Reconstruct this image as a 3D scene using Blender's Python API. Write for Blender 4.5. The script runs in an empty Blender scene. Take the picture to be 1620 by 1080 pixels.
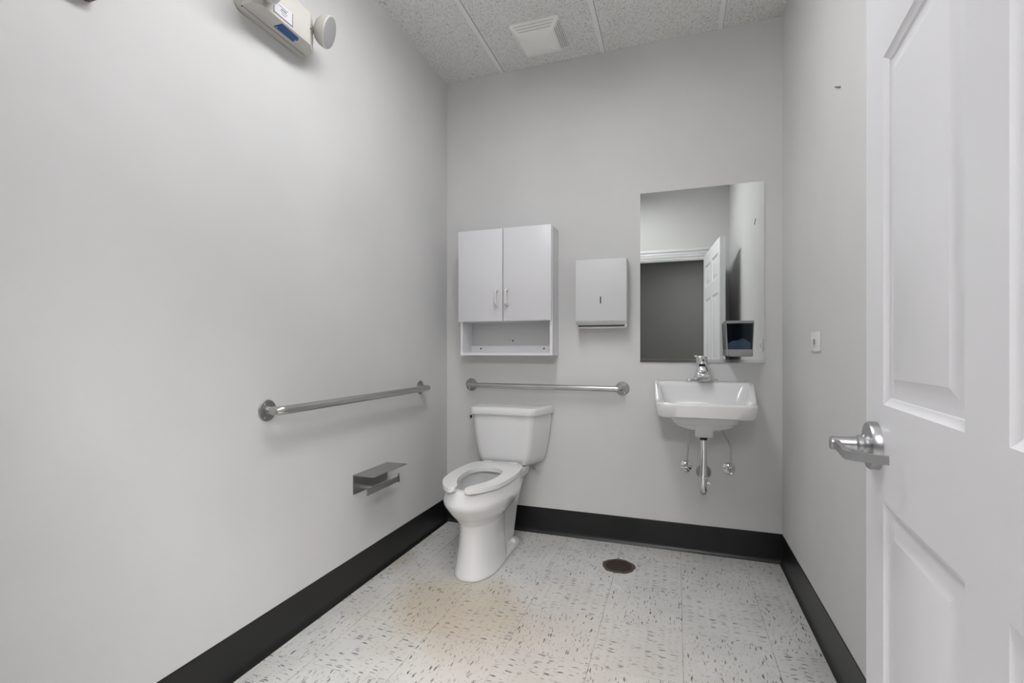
import bpy, bmesh, math, random
from mathutils import Vector, Matrix
random.seed(7)
S = bpy.context.scene
COL = S.collection
PI = math.pi

# ------------------------------------------------------------------ camera
cam_data = bpy.data.cameras.new('camera')
cam = bpy.data.objects.new('camera', cam_data); COL.objects.link(cam)
cam.location = (1.3728, -2.7219, 1.0769)
cam.rotation_euler = (PI / 2, 0, 0.3318)
cam_data.sensor_width = 36.0
cam_data.lens = 754.64 / 1620 * 36.0
cam_data.shift_y = 13.87 / 1620
cam_data.clip_start = 0.02
S.camera = cam

# ------------------------------------------------------------------ world and exposure
wd = bpy.data.worlds.new('world'); S.world = wd; wd.use_nodes = True
wd.node_tree.nodes['Background'].inputs[0].default_value = (0.9, 0.95, 1.0, 1)
wd.node_tree.nodes['Background'].inputs[1].default_value = 0.0
S.view_settings.view_transform = 'Standard'
S.view_settings.look = 'None'
S.view_settings.gamma = 1.0
S.view_settings.use_curve_mapping = False
S.view_settings.exposure = 0.14
LAMP = 15.2            # emission of the ceiling fixture's diffuser
HALL_FILL = 46.0            # emission of the unseen fill lights added in the corridor

# ------------------------------------------------------------------ room measures
W, H = 1.8786, 2.7633
YF, YO = -2.56, -2.68             # front wall, room face and corridor face
YH = -6.00                        # far wall of the corridor
OX0, OX1, OH = 0.765, 1.685, 2.045  # door opening


# ------------------------------------------------------------------ material helpers
def mat(name, color=(.8, .8, .8), rough=.5, metal=0.0, spec=.5, coat=0.0):
    m = bpy.data.materials.new(name); m.use_nodes = True
    b = m.node_tree.nodes['Principled BSDF']
    b.inputs['Base Color'].default_value = (*color, 1)
    b.inputs['Roughness'].default_value = rough
    b.inputs['Metallic'].default_value = metal
    b.inputs['Specular IOR Level'].default_value = spec
    b.inputs['Coat Weight'].default_value = coat
    return m


class NT:
    """small shorthand for building node trees"""
    def __init__(s, m):
        s.t = m.node_tree; s.b = s.t.nodes['Principled BSDF']
        s.co = s.n('ShaderNodeTexCoord').outputs['Object']

    def n(s, kind, **kw):
        x = s.t.nodes.new(kind)
        for k, v in kw.items():
            setattr(x, k, v)
        return x

    def l(s, a, b):
        if isinstance(a, (int, float)):
            b.default_value = a
        elif isinstance(a, tuple):
            b.default_value = a
        else:
            s.t.links.new(a, b)

    def math(s, op, a, b=0.0, c=0.0):
        x = s.n('ShaderNodeMath', operation=op)
        s.l(a, x.inputs[0]); s.l(b, x.inputs[1]); s.l(c, x.inputs[2])
        return x.outputs[0]

    def mix(s, f, a, b):
        x = s.n('ShaderNodeMix', data_type='RGBA')
        s.l(f, x.inputs[0]); s.l(a, x.inputs[6]); s.l(b, x.inputs[7])
        return x.outputs[2]

    def mapped(s, scale, rot=0.0, loc=(0, 0, 0), src=None):
        x = s.n('ShaderNodeMapping')
        s.l(src or s.co, x.inputs[0])
        x.inputs['Scale'].default_value = scale
        x.inputs['Location'].default_value = loc
        x.inputs['Rotation'].default_value = (0, 0, rot)
        return x.outputs[0]

    def noise(s, vec, scale, detail=2.0, rough=.5):
        x = s.n('ShaderNodeTexNoise')
        s.l(vec, x.inputs['Vector'])
        x.inputs['Scale'].default_value = scale
        x.inputs['Detail'].default_value = detail
        x.inputs['Roughness'].default_value = rough
        return x.outputs[0]

    def ramp(s, fac, lo, hi):
        x = s.n('ShaderNodeMapRange', interpolation_type='SMOOTHSTEP')
        s.l(fac, x.inputs[0]); s.l(lo, x.inputs[1]); s.l(hi, x.inputs[2])
        return x.outputs[0]

    def bump(s, h, strength, dist):
        x = s.n('ShaderNodeBump')
        x.inputs['Strength'].default_value = strength
        x.inputs['Distance'].default_value = dist
        s.l(h, x.inputs['Height'])
        s.l(x.outputs[0], s.b.inputs['Normal'])

    def color(s, c):
        s.l(c, s.b.inputs['Base Color'])


def wall_material(name, col):
    m = mat(name, col, .62, spec=.3)
    n = NT(m)
    a = n.noise(n.co, 110, 3)
    b = n.noise(n.co, 2.2, 3)
    n.bump(a, .12, .0015)
    n.color(n.mix(n.ramp(b, .3, .7), (*[c * .97 for c in col], 1), (*[min(1, c * 1.02) for c in col], 1)))
    return m


M = {}
M['wall'] = wall_material('grey_wall_paint', (.65, .647, .642))
M['hall'] = wall_material('corridor_wall_darkened', (.028, .028, .0255))  # near-black colour paints in the corridor's dimness despite the added lights
M['white_paint'] = mat('white_paint', (.74, .74, .745), .38)
M['door_paint'] = mat('door_paint', (.77, .765, .785), .42)
M['porcelain'] = mat('porcelain', (.74, .74, .74), .12, coat=.3)
M['seat_plastic'] = mat('seat_plastic', (.76, .76, .755), .22)
M['cabinet'] = mat('cabinet_melamine', (.735, .73, .75), .35)
M['cabinet_back'] = mat('cabinet_back_board', (.58, .58, .575), .5)
M['enamel'] = mat('white_enamel', (.655, .66, .67), .42)
M['off_white'] = mat('off_white_plastic', (.88, .875, .845), .4)
M['beige'] = mat('beige_plastic', (.57, .555, .515), .4)
M['chrome'] = mat('chrome', (.78, .78, .79), .10, 1.0)
M['satin'] = mat('satin_chrome', (.43, .43, .44), .33, 1.0)
M['steel'] = mat('brushed_steel', (.52, .515, .50), .27, 1.0)
M['dull_steel'] = mat('dull_steel', (.36, .355, .345), .38, 1.0)
M['dark'] = mat('dark_recess', (.02, .02, .02), .7)
M['black_rubber'] = mat('black_rubber', (.012, .012, .012), .5)
M['blue'] = mat('blue_plastic', (.004, .075, .26), .35)
M['label_paper'] = mat('label_paper', (.64, .64, .67), .5)
M['label_ink'] = mat('label_ink', (.10, .10, .16), .5)
M['lens'] = mat('lamp_lens', (.36, .36, .36), .25)
M['grey_plastic'] = mat('grey_plastic', (.25, .25, .25), .35)
M['side_grey'] = mat('dark_grey_plastic', (.12, .12, .11), .5)
M['red_brown'] = mat('dark_red_plastic', (.10, .035, .03), .35)
M['mirror'] = mat('mirror_silver', (.86, .885, .87), .0, 1.0)
M['shadow_line'] = mat('painted_shadow_line', (.22, .215, .205), .7)
M['tbar'] = mat('ceiling_bar_paint', (.82, .82, .81), .5)


def floor_material():
    m = mat('flecked_vinyl_tile', (.6, .6, .58), .34, spec=.4)
    n = NT(m)
    T = .3048
    sep = n.n('ShaderNodeSeparateXYZ'); n.l(n.co, sep.inputs[0])
    px = n.math('DIVIDE', n.math('SUBTRACT', sep.outputs[0], 1.0899), T)
    py = n.math('DIVIDE', n.math('SUBTRACT', sep.outputs[1], -.4805), T)
    ix, iy = n.math('FLOOR', px), n.math('FLOOR', py)
    fx, fy = n.math('SUBTRACT', px, ix), n.math('SUBTRACT', py, iy)
    # alternate tiles are laid a quarter turn round
    par = n.math('PINGPONG', n.math('ADD', n.math('ADD', ix, iy), 100.0), 1.0)
    # tile offset so that no two tiles repeat
    off = n.n('ShaderNodeCombineXYZ')
    n.l(n.math('MULTIPLY', ix, 3.17), off.inputs[0]); n.l(n.math('MULTIPLY', iy, 5.31), off.inputs[1])
    add = n.n('ShaderNodeVectorMath', operation='ADD')
    n.l(n.co, add.inputs[0]); n.l(off.outputs[0], add.inputs[1])

    def flecks(lx, ly, dens, lo, hi, seed):
        """0..1 mask of elongated flecks, about lx long and ly wide"""
        def layer(sx, sy):
            wob = n.n('ShaderNodeVectorMath', operation='ADD')
            nz = n.n('ShaderNodeTexNoise'); n.l(add.outputs[0], nz.inputs['Vector'])
            nz.inputs['Scale'].default_value = 45
            sc = n.n('ShaderNodeVectorMath', operation='SCALE'); n.l(nz.outputs['Color'], sc.inputs[0])
            sc.inputs['Scale'].default_value = .013
            n.l(add.outputs[0], wob.inputs[0]); n.l(sc.outputs[0], wob.inputs[1])
            v = n.n('ShaderNodeTexVoronoi'); v.inputs['Scale'].default_value = 1.0
            v.voronoi_dimensions = '2D'
            n.l(n.mapped((1 / sx, 1 / sy, 1), loc=(seed, seed * 2, 0), src=wob.outputs[0]), v.inputs['Vector'])
            cs = n.n('ShaderNodeSeparateColor'); n.l(v.outputs['Color'], cs.inputs[0])
            size = n.math('MULTIPLY', n.math('SUBTRACT', cs.outputs[0], 1 - dens), .36 / dens)
            return n.math('MULTIPLY', n.ramp(n.math('SUBTRACT', size, v.outputs['Distance']), lo, hi), n.math('MULTIPLY_ADD', cs.outputs[1], .65, .35))
        a, b = layer(lx, ly), layer(ly, lx)
        return n.math('ADD', n.math('MULTIPLY', a, n.math('SUBTRACT', 1.0, par)), n.math('MULTIPLY', b, par))
    big = flecks(.042, .0086, .52, 0.0, .05, 1.3)
    small = flecks(.026, .0056, .62, 0.0, .10, 4.7)
    pale = flecks(.050, .010, .75, 0.0, .2, 9.1)
    base = n.mix(n.ramp(n.noise(n.co, 5, 3), .3, .7), (.535, .532, .512, 1), (.595, .591, .57, 1))
    # ochre staining on the floor in front of the toilet
    d1 = n.n('ShaderNodeVectorMath', operation='DISTANCE'); n.l(n.mapped((1, 1.15, 0), loc=(0, 0, 0)), d1.inputs[0]); d1.inputs[1].default_value = (.49, -1.06, 0)
    nz = n.math('MULTIPLY_ADD', n.noise(n.co, 4.5, 4), .34, -.17)
    st = n.math('SUBTRACT', 1.0, n.ramp(n.math('ADD', d1.outputs['Value'], nz), .08, .50))
    base = n.mix(n.math('MULTIPLY', st, .78), base, (.45, .385, .285, 1))
    d2 = n.n('ShaderNodeVectorMath', operation='DISTANCE'); n.l(n.mapped((1, 1, 0)), d2.inputs[0]); d2.inputs[1].default_value = (.95, -1.15, 0)
    st2 = n.math('SUBTRACT', 1.0, n.ramp(n.math('ADD', d2.outputs['Value'], nz), .15, .75))
    base = n.mix(n.math('MULTIPLY', st2, .35), base, (.55, .45, .37, 1))
    # rust line along the left skirting
    d3 = n.math('ADD', n.math('ADD', sep.outputs[0], n.math('ABSOLUTE', n.math('MULTIPLY', n.math('ADD', sep.outputs[1], .62), .22))), nz)
    base = n.mix(n.math('MULTIPLY', n.math('SUBTRACT', 1.0, n.ramp(d3, .0, .13)), .45), base, (.42, .36, .22, 1))
    c = n.mix(n.math('MULTIPLY', pale, .26), base, (.36, .36, .35, 1))
    c = n.mix(n.math('MULTIPLY', small, .72), c, (.16, .16, .155, 1))
    c = n.mix(n.math('MULTIPLY', big, .95), c, (.045, .043, .042, 1))
    ex = n.math('MINIMUM', fx, n.math('SUBTRACT', 1.0, fx))
    ey = n.math('MINIMUM', fy, n.math('SUBTRACT', 1.0, fy))
    jx = n.math('SUBTRACT', 1.0, n.ramp(ex, .0018, .0046))
    jy = n.math('MULTIPLY', n.math('SUBTRACT', 1.0, n.ramp(ey, .0018, .0046)), .45)
    j = n.math('MULTIPLY', n.math('MAXIMUM', jx, jy), n.ramp(n.noise(n.co, 8, 2), .25, .62))
    c = n.mix(n.math('MULTIPLY', j, .8), c, (.13, .125, .115, 1))
    # pale scrape on the tile in front of the drain
    sg = n.math('ABSOLUTE', n.math('SUBTRACT', n.math('ADD', n.math('MULTIPLY', n.math('SUBTRACT', sep.outputs[0], 1.133), 1.18), n.math('SUBTRACT', sep.outputs[1], -.533)), n.math('MULTIPLY_ADD', n.noise(n.co, 30, 2), .03, -.015)))
    se = n.math('SUBTRACT', 1.0, n.ramp(n.math('ABSOLUTE', n.math('SUBTRACT', sep.outputs[1], -.533)), .028, .05))
    sm = n.math('MULTIPLY', n.math('MULTIPLY', se, n.math('SUBTRACT', 1.0, n.ramp(sg, .002, .014))), n.ramp(n.noise(n.co, 55, 4), .42, .62))
    c = n.mix(n.math('MULTIPLY', sm, .7), c, (.78, .78, .77, 1))
    n.color(c)
    n.l(n.math('MULTIPLY_ADD', n.noise(n.co, 14, 3), .25, .26), n.b.inputs['Roughness'])
    return m


def ceiling_material():
    m = mat('pinhole_ceiling_tile', (.7, .7, .68), .85, spec=.2)
    n = NT(m)

    def pins(scale, dens, seed):
        v = n.n('ShaderNodeTexVoronoi'); v.voronoi_dimensions = '2D'
        n.l(n.mapped((1, 1, 1), loc=(seed, seed, 0)), v.inputs['Vector']); v.inputs['Scale'].default_value = scale
        cs = n.n('ShaderNodeSeparateColor'); n.l(v.outputs['Color'], cs.inputs[0])
        size = n.math('MULTIPLY', n.math('SUBTRACT', cs.outputs[0], 1 - dens), .42 / dens)
        return n.ramp(n.math('SUBTRACT', size, v.outputs['Distance']), 0.0, .10)
    p = n.math('MAXIMUM', pins(230, .45, 0), pins(150, .20, 3.3))
    c = n.mix(n.ramp(n.noise(n.co, 60, 3), .35, .7), (.76, .755, .735, 1), (.81, .805, .785, 1))
    n.color(n.mix(n.math('MULTIPLY', p, .85), c, (.10, .095, .085, 1)))
    n.bump(n.math('SUBTRACT', 1.0, p), .5, .002)
    return m


def scuffed(name, col, rough, scuff, scale, lo, hi, amount):
    m = mat(name, col, rough)
    n = NT(m)
    k = n.math('MULTIPLY', n.ramp(n.noise(n.mapped((1, 1, 1.6)), scale, 5, .7), lo, hi), amount)
    n.color(n.mix(k, (*col, 1), (*scuff, 1)))
    return m


def brushed(name, col, rough):
    m = mat(name, col, rough, 1.0)
    n = NT(m)
    nz = n.noise(n.mapped((6, 6, 220)), 1.0, 3)
    n.l(n.math('MULTIPLY_ADD', nz, .22, rough - .1), n.b.inputs['Roughness'])
    return m


M['floor'] = floor_material()
M['ceiling'] = ceiling_material()
M['base'] = scuffed('black_vinyl_base', (.0060, .0060, .0062), .34, (.10, .10, .10), 9, .66, .86, .5)
M['rust'] = scuffed('rusty_brown_metal', (.045, .027, .018), .55, (.32, .30, .28), 60, .60, .78, .45)
M['rust_rim'] = scuffed('worn_brown_rim', (.095, .065, .045), .5, (.05, .03, .02), 40, .45, .65, .8)
M['brushed'] = brushed('brushed_steel_sheet', (.40, .395, .38), .34)


def emission(name, col, strength):
    m = bpy.data.materials.new(name); m.use_nodes = True
    b = m.node_tree.nodes['Principled BSDF']
    b.inputs['Base Color'].default_value = (.8, .8, .8, 1)
    b.inputs['Emission Color'].default_value = (*col, 1)
    b.inputs['Emission Strength'].default_value = strength
    return m


M['glow'] = emission('lit_diffuser', (.985, .985, 1.0), LAMP)
M['hall_fill'] = emission('corridor_fill_diffuser', (1.0, .985, .985), HALL_FILL)


def tinted_window():
    m = bpy.data.materials.new('blue_tinted_window'); m.use_nodes = True
    t = m.node_tree; t.nodes.remove(t.nodes['Principled BSDF'])
    tr = t.nodes.new('ShaderNodeBsdfTransparent'); tr.inputs[0].default_value = (.50, .57, .64, 1)
    gl = t.nodes.new('ShaderNodeBsdfGlossy'); gl.inputs['Roughness'].default_value = .08
    gl.inputs['Color'].default_value = (.8, .8, .85, 1)
    mx = t.nodes.new('ShaderNodeMixShader'); mx.inputs[0].default_value = .035
    t.links.new(tr.outputs[0], mx.inputs[1]); t.links.new(gl.outputs[0], mx.inputs[2])
    t.links.new(mx.outputs[0], t.nodes['Material Output'].inputs[0])
    return m


M['window'] = tinted_window()


# ------------------------------------------------------------------ mesh helpers
def new():
    return bmesh.new()


def obj(name, bm, material, parent=None, angle=35, label=None):
    bmesh.ops.recalc_face_normals(bm, faces=bm.faces)
    me = bpy.data.meshes.new(name)
    if parent is not None and parent.type == 'EMPTY':
        bmesh.ops.translate(bm, verts=bm.verts, vec=-Vector(parent.location)) if not parent.get('local') else None
    elif parent is not None:
        top = parent
        while top.parent:
            top = top.parent
        if not top.get('local') and top.type == 'EMPTY':
            bmesh.ops.translate(bm, verts=bm.verts, vec=-Vector(top.location))
    bm.to_mesh(me); bm.free()
    for p in me.polygons:
        p.use_smooth = True
    me.set_sharp_from_angle(angle=math.radians(angle))
    me.materials.append(material)
    o = bpy.data.objects.new(name, me); COL.objects.link(o)
    if parent is not None:
        o.parent = parent
    if label:
        o['label'] = label
    return o


def thing(name, label, cat, loc=(0, 0, 0), group=None):
    o = bpy.data.objects.new(name, None); COL.objects.link(o)
    o.empty_display_size = .05
    o.location = loc; o['label'] = label; o['category'] = cat
    if group:
        o['group'] = group
    return o


def tag(o, label, cat, group=None):
    o['label'] = label; o['category'] = cat
    if group:
        o['group'] = group
    return o


def struct(name, bm, material, angle=35):
    o = obj(name, bm, material, None, angle); o['kind'] = 'structure'
    return o


def box(bm, a, b, bev=0.0, seg=2):
    a, b = Vector(a), Vector(b)
    r = bmesh.ops.create_cube(bm, size=1.0)
    c, d = (a + b) / 2, b - a
    for v in r['verts']:
        v.co = Vector((v.co.x * d.x, v.co.y * d.y, v.co.z * d.z)) + c
    if bev:
        es = list({e for v in r['verts'] for e in v.link_edges})
        bmesh.ops.bevel(bm, geom=es, offset=bev, segments=seg, profile=.5, affect='EDGES')


def frame_for(d):
    d = d.normalized()
    u = Vector((0, 0, 1)) if abs(d.z) < .9 else Vector((1, 0, 0))
    x = u.cross(d).normalized(); y = d.cross(x).normalized()
    return x, y


def bridge(bm, rings, cap0=True, cap1=True):
    vs = [[bm.verts.new(p) for p in r] for r in rings]
    n = len(vs[0])
    for i in range(len(vs) - 1):
        for j in range(n):
            k = (j + 1) % n
            bm.faces.new((vs[i][j], vs[i][k], vs[i + 1][k], vs[i + 1][j]))
    if cap0:
        bm.faces.new(list(reversed(vs[0])))
    if cap1:
        bm.faces.new(vs[-1])


def lathe(bm, origin, axis, prof, n=32):
    """prof: list of (radius, distance along axis)"""
    o, d = Vector(origin), Vector(axis).normalized()
    x, y = frame_for(d)
    rings = []
    for r, h in prof:
        r = max(r, 1e-4)
        rings.append([o + d * h + (x * math.cos(2 * PI * k / n) + y * math.sin(2 * PI * k / n)) * r for k in range(n)])
    bridge(bm, rings)


def cyl(bm, p0, p1, r, r1=None, n=24):
    p0, p1 = Vector(p0), Vector(p1)
    L = (p1 - p0).length
    lathe(bm, p0, p1 - p0, [(r, 0), (r if r1 is None else r1, L)], n)


def smooth_path(pts, rad, seg=8):
    """polyline with rounded corners"""
    pts = [Vector(p) for p in pts]
    out = [pts[0]]
    for i in range(1, len(pts) - 1):
        a, b, c = pts[i - 1], pts[i], pts[i + 1]
        u, v = (a - b).normalized(), (c - b).normalized()
        r = min(rad, (a - b).length * .49, (c - b).length * .49)
        p, q = b + u * r, b + v * r
        for k in range(seg + 1):
            t = k / seg
            out.append(p * (1 - t) ** 2 + b * 2 * t * (1 - t) + q * t * t)
    out.append(pts[-1])
    return out


def tube(bm, pts, r, n=20, caps=True):
    pts = [Vector(p) for p in pts]
    rings = []
    x = None
    for i, p in enumerate(pts):
        if i == 0:
            d = pts[1] - pts[0]
        elif i == len(pts) - 1:
            d = pts[-1] - pts[-2]
        else:
            d = (pts[i + 1] - p).normalized() + (p - pts[i - 1]).normalized()
        d.normalize()
        if x is None:
            x, y = frame_for(d)
        else:
            x = (x - d * x.dot(d)).normalized(); y = d.cross(x).normalized()
        rr = r[i] if isinstance(r, (list, tuple)) else r
        rings.append([p + (x * math.cos(2 * PI * k / n) + y * math.sin(2 * PI * k / n)) * rr for k in range(n)])
    bridge(bm, rings, caps, caps)


def strip(bm, pts, half_h, half_t, up=(0, 0, 1)):
    """bar of rectangular section swept along pts"""
    pts = [Vector(p) for p in pts]; up = Vector(up)
    rings = []
    for i, p in enumerate(pts):
        a = pts[max(i - 1, 0)]; b = pts[min(i + 1, len(pts) - 1)]
        d = (b - a).normalized(); s = up.cross(d).normalized()
        rings.append([p + s * half_t + up * half_h, p - s * half_t + up * half_h, p - s * half_t - up * half_h, p + s * half_t - up * half_h])
    bridge(bm, rings)


def prism(bm, outline, z0, z1, bev=0.0, seg=3, to3=None):
    """extrude a closed 2-D outline; to3 maps (u, v, w) to a 3-D point"""
    f3 = to3 or (lambda u, v, w: Vector((u, v, w)))
    lo = [bm.verts.new(f3(u, v, z0)) for u, v in outline]
    hi = [bm.verts.new(f3(u, v, z1)) for u, v in outline]
    n = len(outline)
    f0 = bm.faces.new(list(reversed(lo))); f1 = bm.faces.new(hi)
    for j in range(n):
        k = (j + 1) % n
        bm.faces.new((lo[j], lo[k], hi[k], hi[j]))
    if bev:
        es = list(f0.edges) + list(f1.edges)
        bmesh.ops.bevel(bm, geom=es, offset=bev, segments=seg, profile=.5, affect='EDGES')


def catmull(pts, sub=4, closed=True):
    n = len(pts); out = []
    for i in range(n if closed else n - 1):
        g = (lambda k: pts[k % n]) if closed else (lambda k: pts[min(max(k, 0), n - 1)])
        p0, p1, p2, p3 = g(i - 1), g(i), g(i + 1), g(i + 2)
        for k in range(sub):
            t = k / sub
            out.append(tuple(.5 * (2 * b + (c - a) * t + (2 * a - 5 * b + 4 * c - d) * t * t + (3 * b - a - 3 * c + d) * t ** 3)
                             for a, b, c, d in zip(p0, p1, p2, p3)))
    if not closed:
        out.append(tuple(pts[-1]))
    return out


def rounded_quad(c, r, k=7):
    """c: four (x, y) corners in order; r: radius or four radii; returns 4*(k+1) points"""
    out = []
    for i in range(4):
        a, b, d = Vector(c[i - 1]), Vector(c[i]), Vector(c[(i + 1) % 4])
        rr = r[i] if isinstance(r, (list, tuple)) else r
        u, v = (a - b).normalized(), (d - b).normalized()
        p, q = b + u * rr, b + v * rr
        for j in range(k + 1):
            t = j / k
            # near-circular arc by a rational quadratic curve
            w = .72
            den = (1 - t) ** 2 + 2 * w * t * (1 - t) + t * t
            out.append(((p * (1 - t) ** 2 + b * 2 * w * t * (1 - t) + q * t * t) / den)[:])
    return out


# ------------------------------------------------------------------ the setting
def quad_solid(name, a, b, material):
    bm = new(); box(bm, a, b)
    return struct(name, bm, material)


quad_solid('floor', (-.12, YH - .12, -.10), (W + .12, .12, 0), M['floor'])
quad_solid('ceiling', (-.12, YF, H), (W + .12, .12, H + .10), M['ceiling'])
quad_solid('wall_left', (-.12, YF, 0), (0, 0, H), M['wall'])
quad_solid('wall_right', (W, YF, 0), (W + .12, 0, H), M['wall'])
quad_solid('wall_back', (-.12, 0, 0), (W + .12, .12, H), M['wall'])
bm = new()
box(bm, (-.12, YO, 0), (OX0, YF, H)); box(bm, (OX1, YO, 0), (W + .12, YF, H)); box(bm, (OX0, YO, OH), (OX1, YF, H))
struct('wall_front', bm, M['wall'])
# the corridor outside the open door
quad_solid('wall_corridor', (-.9, YH - .12, 0), (2.9, YH, H), M['hall'])
quad_solid('wall_corridor_left', (-1.02, YH, 0), (-.9, YO, H), M['hall'])
quad_solid('wall_corridor_right', (2.9, YH, 0), (3.02, YO, H), M['hall'])
bm = new(); box(bm, (-.9, YO, 0), (-.12, YO + .1, H)); box(bm, (W + .12, YO, 0), (2.9, YO + .1, H))
struct('wall_corridor_near', bm, M['hall'])
bm = new(); box(bm, (-1.02, YH - .12, H), (3.02, YF, H + .1))
struct('ceiling_corridor', bm, M['white_paint'])
bm = new(); box(bm, (-1.02, YH, -.1), (-.12, YO + .1, 0)); box(bm, (W + .12, YH, -.1), (3.02, YO + .1, 0))
struct('floor_corridor', bm, M['floor'])


# black cove base: tall flat face, small rounded toe
def base_run(name, p0, p1, inward, extra=None):
    p0, p1, q = Vector(p0), Vector(p1), Vector(inward)
    prof = [(0, 0), (.0145, 0), (.0145, .002), (.0115, .006), (.0075, .012), (.0045, .022), (.0032, .032), (.0032, .1465), (.0022, .149), (0, .149)]
    bm = new()
    bridge(bm, [[p + q * a + Vector((0, 0, z)) for a, z in prof] for p in (p0, p1)])
    if extra:
        extra(bm)
    return struct(name, bm, M['base'], 20)


base_run('baseboard_left', (0, YF, 0), (0, 0, 0), (1, 0, 0))
base_run('baseboard_back', (0, 0, 0), (W, 0, 0), (0, -1, 0))
base_run('baseboard_right', (W, YF, 0), (W, 0, 0), (-1, 0, 0))
base_run('baseboard_front', (0, YF, 0), (OX0 - .085, YF, 0), (0, 1, 0))

# exposed ceiling grid: flat white tees and a wall angle
for i, gx in enumerate((.373, .980, 1.590)):
    bm = new(); box(bm, (gx - .012, YF, H - .003), (gx + .012, -.0005, H))
    tb = struct('trim_%d' % (i + 1), bm, M['tbar'])
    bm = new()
    box(bm, (gx + .0118, YF, H - .0016), (gx + .0140, -.0005, H))  # dark strip painting in the shadow line along one edge of the tee
    obj('shadow_line', bm, M['shadow_line'], tb)
for i, gy in enumerate((-1.215, -1.825)):
    bm = new(); box(bm, (.0, gy - .012, H - .0025), (W, gy + .012, H))
    struct('trim_%d' % (i + 4), bm, M['tbar'])

# door casing and jamb
bm = new()
for x0, x1, z0, z1 in ((OX0 - .085, OX0, 0, OH + .085), (OX1, OX1 + .085, 0, OH + .085), (OX0, OX1, OH, OH + .085)):
    box(bm, (x0, YF, z0), (x1, YF + .010, z1), .003)
    hz = z1 - z0 < x1 - x0
    if hz:
        box(bm, (OX0 - .085, YF + .009, z1 - .028), (OX1 + .085, YF + .019, z1), .004)
        box(bm, (OX0 - .02, YF + .009, z0 + .028), (OX1 + .02, YF + .014, z0 + .040), .003)
    else:
        s = x0 if x0 < OX0 - .01 else x1 - .028
        box(bm, (s, YF + .009, z0), (s + .028, YF + .019, z1), .004)
struct('trim_6', bm, M['white_paint'])
bm = new()
box(bm, (OX0, YO, 0), (OX0 + .018, YF, OH)); box(bm, (OX1 - .003, YO, 0), (OX1, YF, OH)); box(bm, (OX0, YO, OH - .018), (OX1, YF, OH))
struct('trim_7', bm, M['white_paint'])

# ------------------------------------------------------------------ the room's ceiling light, and fill lights added in the corridor
def light_fixture(name, x, y, hx, hy, glow, label, drop=.085):
    t = thing(name, label, 'ceiling light', (x, y, H))
    bm = new()
    box(bm, (x - hx, y - hy, H - .03), (x + hx, y + hy, H - .0035), .004)
    for s in (-1, 1):
        box(bm, (x - hx, y + s * hy - .012, H - drop), (x + hx, y + s * hy + .012, H - .0035), .004)
        box(bm, (x + s * hx - .006, y - hy, H - drop + .034), (x + s * hx + .006, y + hy, H - .0035), .003)
    obj('housing', bm, M['white_paint'], t)
    bm = new()
    prof = [(-hx + .002, -.030), (-hx + .002, -(drop - .020)), (-hx + .012, -(drop - .010)), (hx - .012, -(drop - .010)), (hx - .002, -(drop - .020)), (hx - .002, -.030)]
    bridge(bm, [[(x + u, y + s * (hy - .012), H - .012 + w) for u, w in prof] for s in (-1, 1)])
    obj('diffuser', bm, glow, t)
    return t


light_fixture('ceiling_light', .90, -1.50, .15, .60, M['glow'], 'long white ceiling light with a lit wraparound diffuser inside the washroom')
light_fixture('corridor_fill_light', 1.75, -4.70, .60, .30, M['hall_fill'], 'added unseen fill light in the corridor, the one farther from the open door')
light_fixture('corridor_fill_light', 1.90, -3.40, .60, .30, M['hall_fill'], 'added unseen fill light in the corridor, the one just outside the open door')

# ------------------------------------------------------------------ the open door
DA = math.radians(5.0)
ND = Vector((-math.cos(DA), math.sin(DA), 0))      # out of the face the photo shows
SD = Vector((-math.sin(DA), -math.cos(DA), 0))     # from the free edge to the hinge
FD = Vector((1.717, -1.636, 0))


def D(s, o, z):
    return FD + SD * s + ND * o + Vector((0, 0, z))


DW, DT, DZ0, DZ1 = .914, .0445, .012, 2.033
DOOR_S = [0, .107, .411, .503, .807, DW]
DOOR_Z = [DZ0, .245, .817, .984, 1.578, 1.700, 1.915, DZ1]
PAN_S, PAN_Z = {1, 3}, {1, 3, 5}
INSET = [(0, 0), (.004, -.0032), (.011, -.0060), (.0125, -.0085), (.020, -.0100), (.0225, -.0100), (.030, -.0085), (.046, -.0022), (.048, -.0016)]
bm = new()


def door_face(o0, sgn):
    cache = {}

    def V(s, z, d=0):
        k = (round(s, 5), round(z, 5), round(d, 5))
        if k not in cache:
            cache[k] = bm.verts.new(D(s, o0 + sgn * d, z))
        return cache[k]
    for i in range(5):
        for j in range(7):
            s0, s1, z0, z1 = DOOR_S[i], DOOR_S[i + 1], DOOR_Z[j], DOOR_Z[j + 1]
            if i in PAN_S and j in PAN_Z:
                rr = [[V(s0 + a, z0 + a, d), V(s1 - a, z0 + a, d), V(s1 - a, z1 - a, d), V(s0 + a, z1 - a, d)] for a, d in INSET]
                for a, b in zip(rr, rr[1:]):
                    for k in range(4):
                        bm.faces.new((a[k], a[(k + 1) % 4], b[(k + 1) % 4], b[k]))
                bm.faces.new(rr[-1])
            else:
                bm.faces.new((V(s0, z0), V(s1, z0), V(s1, z1), V(s0, z1)))
    return V


VA, VB = door_face(0, 1), door_face(-DT, -1)
edge = [(s, DOOR_Z[0]) for s in DOOR_S] + [(DW, z) for z in DOOR_Z[1:]] + [(s, DZ1) for s in reversed(DOOR_S[:-1])] + [(0, z) for z in reversed(DOOR_Z[1:-1])]
for k in range(len(edge)):
    a, b = edge[k], edge[(k + 1) % len(edge)]
    bm.faces.new((VA(*a), VA(*b), VB(*b), VB(*a)))
door = struct('door_1', bm, M['door_paint'], 20)

LS, LZ = .070, .907


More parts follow.
